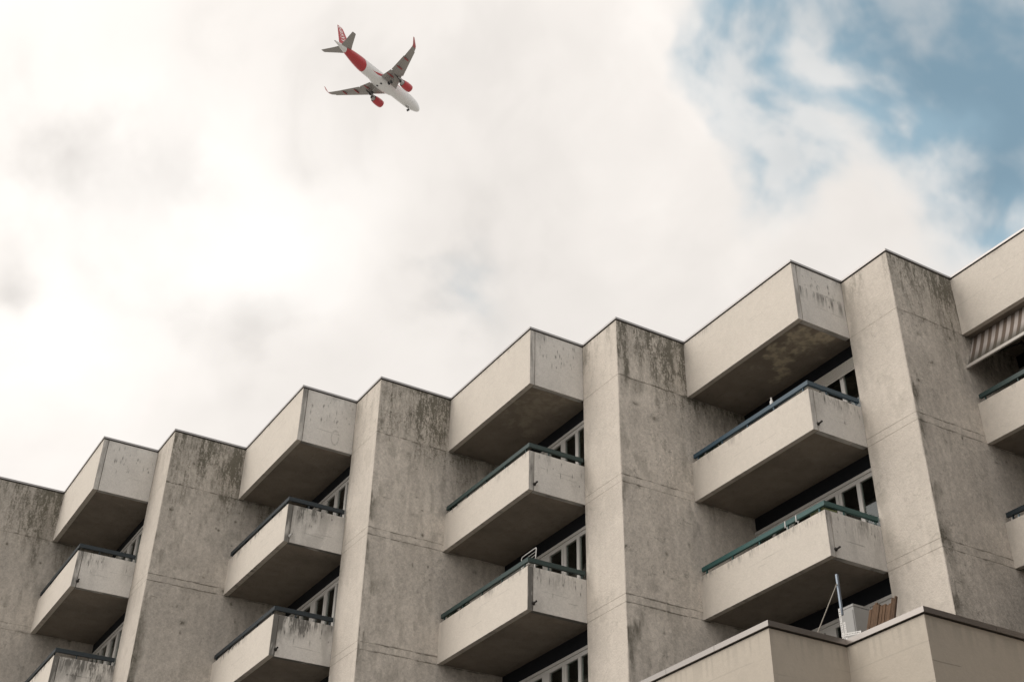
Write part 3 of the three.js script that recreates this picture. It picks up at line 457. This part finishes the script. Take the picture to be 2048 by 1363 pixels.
  const plant = (label, b, x0, x1, top, seed, n) => {
    const t = thing('potted_plant', label, 'plant', onBay(b, x0, top, -0.15)), r = rng(seed), W = x1 - x0, leaves = [], stems = [];
    obj('planter', new RoundedBoxGeometry(W, 0.16, 0.14, 2, 0.012).translate(W / 2, -0.10, -0.03), potM, t);
    for (let i = 0; i < n; i++) {
      const x = r() * W, h = 0.03 + r() * 0.16 * (1 - 0.5 * x / W), z = (r() - 0.4) * 0.16, q = new THREE.CircleGeometry(0.014 + r() * 0.022, 5); q.scale(1, 1.8, 1); q.rotateX(r() * 3); q.rotateY(r() * 6); q.translate(x, h, z); leaves.push(q);
      if (i % 4 === 0) stems.push(rod([x, -0.03, -0.03], [x + (r() - 0.5) * 0.06, h, z], 0.004, 5));
    }
    obj('foliage', leaves, leafM, t); obj('stem', stems, leafM, t);
  };
  plant('low leafy plant at the left end of the blue handrail', 3, 0.14, 1.05, H2, 5, 170);
  plant('small leafy plant at the left end of the lower dark green handrail', 2, 0.2, 1.3, T3, 8, 120);
  plant('small twiggy plant at the left end of the upper dark green handrail', 2, 0.10, 0.5, H2, 11, 70);
}

// ------------------------------------------------------------------ awning in the right bay
{
  const W = A1 - 0.30, drop = -0.87, o4 = onBay(4, 0.02, H1, 0);
  const aw = thing('awning', 'brown and white striped awning, stained, half let down under the roof box', 'awning', o4);
  const cloth = mat({ roughness: 0.95, map: colorMap(W, 1.0, 110, (u, v, o) => {
    const p = ((u + 0.05) % 0.215) / 0.215, e = sst(0.46, 0.5, p) * (1 - sst(0.95, 0.99, p)), m = f2(u * 3, v * 3, 300, 4), mold = 0.8 * (1 - sst(0.02, 0.42 + 0.2 * m, v)) * sst(0.3, 0.62, m + 0.18) + 0.2 * n2(u * 20, v * 6, 301), t = 1 + (n2(u * 80, v * 80, 2) - 0.5) * 0.1;
    for (let c = 0; c < 3; c++) o[c] = mix(mix([0.40, 0.36, 0.335][c], [0.135, 0.10, 0.078][c], e) * t, [0.045, 0.042, 0.03][c], Math.min(0.8, mold));
  }) });
  const P = [], U = [], I = [], N = 10, zt = -0.30, zb = 0.10;
  for (let j = 0; j <= N; j++) for (let i = 0; i <= 24; i++) { const t = j / N, x = i / 24 * W; P.push(x, t * drop - 0.0, mix(zt, zb, t) + 0.02 * Math.sin(Math.PI * t) * -1 + 0.006 * Math.sin(x * 9) * Math.sin(Math.PI * t)); U.push(x, 1 - t); }
  for (let j = 0; j < N; j++) for (let i = 0; i < 24; i++) { const a = j * 25 + i; I.push(a, a + 25, a + 1, a + 1, a + 25, a + 26); }
  const g = new THREE.BufferGeometry(); g.setAttribute('position', new THREE.Float32BufferAttribute(P, 3)); g.setAttribute('uv', new THREE.Float32BufferAttribute(U, 2)); g.setIndex(I); g.computeVertexNormals(); cloth.side = THREE.DoubleSide;
  obj('cloth', g, cloth, aw);
  obj('front_bar', new RoundedBoxGeometry(W + 0.03, 0.075, 0.055, 2, 0.012).translate(W / 2, drop - 0.03, zb + 0.01), mat({ rgb: [0.50, 0.47, 0.43], roughness: 0.45 }), aw);
  const roll = new THREE.CylinderGeometry(0.045, 0.045, W, 16); roll.rotateZ(Math.PI / 2); roll.translate(W / 2, -0.045, zt - 0.05); obj('roller', roll, M.iron, aw);
  for (const x of [0.55, W - 0.55]) { const arm = obj('arm', [rod([x, -0.12, WZ + 0.06], [x + 0.35, -0.45, -0.75], 0.022), rod([x + 0.35, -0.45, -0.75], [x, drop + 0.0, zb - 0.03], 0.02)], M.iron, aw); obj('joint', new THREE.SphereGeometry(0.038, 14, 10).translate(x + 0.35, -0.45, -0.75), M.iron, arm); }
  // parasol folded on the balcony below the awning
  const p = thing('folded_parasol', 'dark folded parasol with a pale pole joint under the striped awning', 'parasol', onBay(4, 1.05, H3 + 0.18, -0.75));
  obj('pole', rod([0, 0.05, 0], [0, 1.3, 0], 0.019), M.white, p); obj('canopy', rod([0, 1.22, 0], [0, 2.2, 0], 0.085, 12, 0.03), M.navy, p); obj('base', new THREE.CylinderGeometry(0.2, 0.23, 0.06, 20).translate(0, 0.03, 0), M.iron, p);
}

// ------------------------------------------------------------------ the airliner: x forward, y up, z to starboard; the origin lies 18 m behind the nose
{
  const jet = thing('passenger_jet', 'white and red twin engine passenger jet flying overhead with its landing gear down', 'airplane', [-261.9, 273.5355 + EYE, -104.465]);
  jet.quaternion.setFromRotationMatrix(new THREE.Matrix4().makeBasis(new THREE.Vector3(-0.380654, 0.0730695, -0.921826), new THREE.Vector3(0.025457, 0.9973234, 0.0685417), new THREE.Vector3(0.924367, 0.0026236, -0.3814954)));
  const RED = [0.46, 0.028, 0.036], X = (s) => 18 - s;                   // s: metres behind the nose
  // fuselage: stations [s, half width, half height, centre height]
  const st = [[0, 0.02, 0.02, -0.55], [0.25, 0.48, 0.45, -0.53], [0.8, 0.92, 0.9, -0.42], [1.7, 1.35, 1.35, -0.24], [3, 1.70, 1.74, -0.1], [4.5, 1.9, 1.97, -0.02], [6, 1.975, 2.07, 0], [12, 1.975, 2.07, 0], [18, 1.975, 2.07, 0], [23.5, 1.975, 2.07, 0], [26, 1.93, 1.97, 0.1], [28.5, 1.76, 1.70, 0.33], [31, 1.42, 1.33, 0.62], [33.5, 0.98, 0.92, 0.88], [35.8, 0.52, 0.52, 1.05], [37.2, 0.24, 0.28, 1.1], [37.57, 0.14, 0.18, 1.1]];
  const seg = 48, P = [], U = [], I = [], cx = (i) => st[i];
  const fine = []; for (let k = 0; k <= 110; k++) { const s = 37.57 * Math.pow(k / 110, 1.15); let i = 0; while (i < st.length - 2 && st[i + 1][0] < s) i++; const a = st[Math.max(0, i - 1)], b = st[i], c = st[i + 1], d = st[Math.min(st.length - 1, i + 2)], t = (s - b[0]) / (c[0] - b[0]); const q = [s]; for (let n = 1; n < 4; n++) { const m0 = i === 0 ? (c[n] - b[n]) * 1.4 : (c[n] - a[n]) / (c[0] - a[0]) * (c[0] - b[0]), m1 = (d[n] - b[n]) / Math.max(0.01, d[0] - b[0]) * (c[0] - b[0]), t2 = t * t, t3 = t2 * t; q.push((2 * t3 - 3 * t2 + 1) * b[n] + (t3 - 2 * t2 + t) * m0 + (-2 * t3 + 3 * t2) * c[n] + (t3 - t2) * m1); } fine.push(q); }
  for (const q of fine) for (let j = 0; j <= seg; j++) { const a = j / seg * Math.PI * 2; P.push(X(q[0]), q[3] - Math.cos(a) * q[2], Math.sin(a) * q[1]); U.push(q[0] / 37.57, j / seg); }   // v 0 keel, 0.25 starboard, 0.5 top
  for (let i = 0; i < fine.length - 1; i++) for (let j = 0; j < seg; j++) { const a = i * (seg + 1) + j, b = a + seg + 1; I.push(a, b, a + 1, a + 1, b, b + 1); }
  const fg = new THREE.BufferGeometry(); fg.setAttribute('position', new THREE.Float32BufferAttribute(P, 3)); fg.setAttribute('uv', new THREE.Float32BufferAttribute(U, 2)); fg.setIndex(I); fg.computeVertexNormals();
  { const n = fg.attributes.normal; for (let i = 0; i < fine.length; i++) { const a = i * (seg + 1), b = a + seg; for (const f of ['X', 'Y', 'Z']) { const m = (n['get' + f](a) + n['get' + f](b)) / 2; n['set' + f](a, m); n['set' + f](b, m); } } }
  const skin = (() => {
    const t = colorMap(1, 1, 1024, (u, v, o) => {
      const s = u * 37.57, w = Math.min(v, 1 - v) * 4;                      // w 0 keel, 1 side, 2 top
      const front = 25.4 + 1.7 * w * w * 0.55, rear = 33.1 + 0.5 * w;
      let k = s > front && s < rear ? 1 : 0;
      const sw = (s - 11) / 12.5, line = 0.5 + 0.75 * Math.pow(Math.max(0, sw), 1.2), hw = 0.17 * sst(0, 1, (23.8 - s) / 5.5);   // swoosh that rises aft of the wing
      if (s > 11 && s < 23.5 && Math.abs(w - (1.3 - 0.62 * sst(0, 1, sw))) < hw) k = 1;
      const g = 1 - 0.06 * n2(u * 90, v * 40, 3) - 0.10 * (1 - sst(0, 0.6, w)) * n2(u * 60, v * 120, 5);
      const win = s > 6 && s < 31 && Math.abs(w - 1.16) < 0.035 && (s % 0.54) < 0.27 ? 1 : 0, cock = s > 1.3 && s < 2.9 && w > 1.22 && w < 1.62 - 0.08 * s + 0.2 ? 1 : 0;
      const seam = (s % 4.3) < 0.03 ? 0.06 : 0;
      for (let c = 0; c < 3; c++) { let q = k ? RED[c] : [0.78, 0.78, 0.78][c]; q *= g - seam; if (win || cock) q = mix(q, 0.03, 0.85); o[c] = q; }
    }); return t;
  })();
  const paint = (o) => mat({ roughness: 0.32, clearcoat: 0.5, clearcoatRoughness: 0.15, ...o });
  const body = obj('fuselage', fg, paint({ map: skin }), jet);
  const under = paint({ rgb: [0.285, 0.27, 0.255], roughness: 0.42 }), red = paint({ rgb: RED }), fairingRed = paint({ rgb: [0.30, 0.03, 0.032] }), whiteP = paint({ rgb: [0.72, 0.72, 0.72] }), darkM = mat({ rgb: [0.03, 0.03, 0.032], roughness: 0.6 }), metal = mat({ rgb: [0.40, 0.39, 0.38], roughness: 0.35, metalness: 0.8 });
  // airfoil loft: sections [leading edge s, y, z, chord, thickness, cant (0 flat, 1 upright)]
  function loft(sec, closeTip = true) {
    const n = 20, P = [], I = [], U = [], prof = [];
    for (let i = 0; i < n; i++) { const a = i / n * Math.PI * 2, x = (1 - Math.cos(a)) / 2, th = 0.6 * (0.2969 * Math.sqrt(x) - 0.126 * x - 0.3516 * x * x + 0.2843 * x * x * x - 0.1015 * x * x * x * x) / 0.06 * 0.5 * 0.2; prof.push([x, (a < Math.PI ? 1 : -1) * th * 5]); }
    sec.forEach(([s, y, z, c, t, cant = 0], k) => { for (const [px, py] of prof) { const h = py * t * c * 0.5 * 2, up = Math.cos(cant), out = -Math.sin(cant); P.push(X(s + px * c), y + h * up, z + h * out * Math.sign(z || 1)); U.push(px, k); } });
    for (let k = 0; k + 1 < sec.length; k++) for (let i = 0; i < n; i++) { const a = k * n + i, b = k * n + (i + 1) % n; I.push(a, a + n, b, b, a + n, b + n); }
    for (let i = 1; i + 1 < n; i++) { I.push(0, i, i + 1); const e = (sec.length - 1) * n; I.push(e, e + i + 1, e + i); }
    const g = new THREE.BufferGeometry(); g.setAttribute('position', new THREE.Float32BufferAttribute(P, 3)); g.setAttribute('uv', new THREE.Float32BufferAttribute(U, 2)); g.setIndex(I); g.computeVertexNormals(); return g;
  }
  for (const q of [1, -1]) {
    const wy = (z) => -1.15 + 0.09 * (z - 1.5) + 0.0016 * (z - 1.5) ** 2;
    const wing = obj('wing', loft([[11.9, wy(0.5), q * 0.5, 7.3, 0.13], [13.4, wy(3), q * 3, 5.9, 0.125], [15.5, wy(6.4), q * 6.4, 3.95, 0.115], [18.0, wy(11), q * 11, 2.9, 0.105], [20.6, wy(15.8), q * 15.8, 1.75, 0.10], [21.15, wy(16.6), q * 16.6, 1.5, 0.10]]), under, jet);
    obj('winglet', loft([[21.17, wy(16.6), q * 16.62, 1.48, 0.09, 0.1], [21.6, wy(16.6) + 0.25, q * 17.1, 1.3, 0.09, 0.7], [22.2, wy(16.6) + 0.9, q * 17.42, 1.05, 0.08, 1.25], [23.1, wy(16.6) + 2.35, q * 17.8, 0.5, 0.08, 1.35]]), paint({ rgb: [0.42, 0.10, 0.10] }), wing);
    // flaps let down behind the trailing edge, slats ahead of the leading edge
    obj('flap', loft([[18.75, wy(2.2) - 0.35, q * 2.2, 1.35, 0.12], [18.95, wy(6.2) - 0.32, q * 6.2, 1.25, 0.12]]), under, wing); obj('flap', loft([[19.05, wy(6.5) - 0.3, q * 6.5, 1.1, 0.12], [20.85, wy(12.6) - 0.22, q * 12.6, 0.85, 0.12]]), under, wing);
    obj('slat', loft([[15.35, wy(6.8) - 0.12, q * 6.8, 0.7, 0.16], [20.3, wy(15.6) - 0.08, q * 15.6, 0.45, 0.16]]), under, wing);
    for (const [z, s, L] of [[4.6, 16.9, 3.2], [8.6, 17.6, 2.7], [12.2, 19.0, 2.3]]) { const f = new THREE.SphereGeometry(0.5, 14, 10); f.scale(L, 0.5, 0.36); f.translate(X(s + L * 0.5), wy(z) - 0.42, q * z); obj('flap_fairing', f, fairingRed, wing); }
    // engine: nacelle > intake lip, fan, core nozzle; pylon
    const ex = X(13.2), ey = -2.15, ez = q * 5.75, turn = (g) => { g.rotateZ(-Math.PI / 2); g.translate(ex, ey, ez); return g; };
    const nac = obj('engine', turn(new THREE.LatheGeometry([[0.86, 2.0], [0.98, 2.22], [1.07, 2.3], [1.16, 2.2], [1.26, 1.6], [1.28, 0.6], [1.2, -0.4], [1.02, -1.2], [0.95, -1.2], [0.95, 0.2], [0.86, 1.4], [0.86, 2.0]].map((p) => new THREE.Vector2(...p)), 36)), red, jet);
    obj('fan', turn(new THREE.CylinderGeometry(0.86, 0.86, 0.1, 28).translate(0, 1.1, 0)), darkM, nac); obj('spinner', turn(new THREE.ConeGeometry(0.25, 0.5, 18).translate(0, 1.4, 0)), metal, nac);
    obj('nozzle', turn(new THREE.LatheGeometry([[0.9, -0.9], [0.68, -1.5], [0.5, -2.1], [0.44, -2.1], [0.3, -1.6]].map((p) => new THREE.Vector2(...p)), 28)), metal, nac); obj('plug', turn(new THREE.CylinderGeometry(0.32, 0.04, 1.0, 20).translate(0, -2.2, 0)), darkM, nac);
    obj('pylon', loft([[11.9, -1.0, q * 5.74, 6.4, 0.05, 0.0], [12.6, -1.75, q * 5.75, 3.8, 0.09, 0]].map((a) => a)).scale(1, 1, 1), darkM, nac);
    obj('pylon_web', box(X(16.6), X(11.9), -1.55, -0.85, ez + 0.18, ez - 0.18), under, nac);
    obj('horizontal_stabilizer', loft([[31.4, 0.95, q * 0.5, 4.1, 0.10], [33.0, 1.22, q * 2.6, 2.95, 0.10], [35.35, 1.66, q * 6.0, 1.5, 0.09], [35.6, 1.69, q * 6.22, 1.2, 0.07]]), under, jet);
    // main gear leg with two wheels
    const leg = obj('main_gear', [rod([X(17.2), -1.4, q * 3.9], [X(17.6), -3.2, q * 3.8], 0.16, 12, 0.12), rod([X(17.2), -1.5, q * 2.4], [X(17.5), -2.6, q * 3.75], 0.09, 10), rod([X(17.7), -3.2, q * 3.3], [X(17.7), -3.2, q * 4.3], 0.08, 10)], metal, jet);
    for (const dz of [-0.46, 0.46]) { const w = new THREE.TorusGeometry(0.38, 0.2, 10, 22); w.translate(X(17.7), -3.2, q * 3.8 + dz); obj('wheel', w, darkM, leg); }
    obj('gear_door', box(X(18.4), X(16.6), -2.6, -1.55, q * 4.35 + 0.03, q * 4.35 - 0.03), under, leg);
  }
  // belly fairing under the wing root
  const belly = new THREE.SphereGeometry(1, 36, 20); belly.scale(6.2, 1.15, 2.25); belly.translate(X(16.6), -1.32, 0); obj('belly_fairing', belly, whiteP, jet);
  for (const q of [1, -1]) obj('wheel_bay', new RoundedBoxGeometry(0.7, 0.04, 0.5, 2, 0.01).translate(X(18.3), -2.41, q * 0.75), darkM, jet);
  // fin with the operator's lettering (white on red, reading up the fin)
  const finMap = (() => {
    const c = document.createElement('canvas'); c.width = c.height = 512; const g = c.getContext('2d'); g.fillStyle = '#b3272d'; g.fillRect(0, 0, 512, 512);
    g.fillStyle = '#f4f0ee'; g.font = 'bold 150px serif'; g.textAlign = 'center'; g.textBaseline = 'middle'; g.save(); g.translate(196, 248); g.rotate(1.14); g.fillText('easyJet', 0, 0); g.restore();
    const t = new THREE.CanvasTexture(c); t.colorSpace = THREE.SRGBColorSpace; return t;
  })();
  const finSec = [[29.3, 1.55, 6.6], [30.6, 2.6, 5.5], [33.6, 6.4, 3.2], [34.7, 7.75, 2.35], [35.2, 7.95, 1.8]];
  const fp = [], fu = [], fi = [], n = 18;
  finSec.forEach(([s, y, c]) => { for (let i = 0; i < n; i++) { const a = i / n * Math.PI * 2, x = (1 - Math.cos(a)) / 2, th = 0.32 * (0.9 * Math.sqrt(x) * (1 - x)) * c / 6; fp.push(X(s + x * c), y, (a < Math.PI ? 1 : -1) * th); const U2 = (s + x * c - 29.3) / 8.2, V2 = (y - 1.5) / 6.5; fu.push(a < Math.PI ? 1 - U2 : U2, V2); } });
  for (let k = 0; k + 1 < finSec.length; k++) for (let i = 0; i < n; i++) { const a = k * n + i, b = k * n + (i + 1) % n; fi.push(a, b, a + n, b, b + n, a + n); }
  for (let i = 1; i + 1 < n; i++) { const e = (finSec.length - 1) * n; fi.push(e, e + i, e + i + 1); }
  const fing = new THREE.BufferGeometry(); fing.setAttribute('position', new THREE.Float32BufferAttribute(fp, 3)); fing.setAttribute('uv', new THREE.Float32BufferAttribute(fu, 2)); fing.setIndex(fi); fing.computeVertexNormals();
  obj('tail_fin', fing, paint({ map: finMap }), jet);
  obj('exhaust_cone', rod([X(37.3), 1.1, 0], [X(37.75), 1.12, 0], 0.17, 16, 0.12), darkM, jet);
  const ng = obj('nose_gear', [rod([X(4.9), -1.7, 0], [X(5.07), -3.5, 0], 0.11, 12, 0.08), rod([X(5.8), -1.8, 0], [X(5.07), -2.9, 0], 0.05, 8), rod([X(5.07), -3.5, -0.3], [X(5.07), -3.5, 0.3], 0.06, 8)], metal, jet);
  for (const dz of [-0.25, 0.25]) obj('wheel', new THREE.TorusGeometry(0.26, 0.13, 10, 20).translate(X(5.07), -3.5, dz), darkM, ng);
  for (const dz of [-0.4, 0.4]) obj('gear_door', box(X(6.2), X(4.6), -2.45, -1.9, dz + 0.02, dz - 0.02), whiteP, ng);
}

// ------------------------------------------------------------------ draw
const renderer = new THREE.WebGLRenderer({ antialias: true });
renderer.setSize(1024, 681); renderer.toneMapping = THREE.LinearToneMapping; renderer.toneMappingExposure = EXPOSURE;
renderer.shadowMap.enabled = true; renderer.shadowMap.type = THREE.PCFSoftShadowMap;
renderer.render(scene, camera);
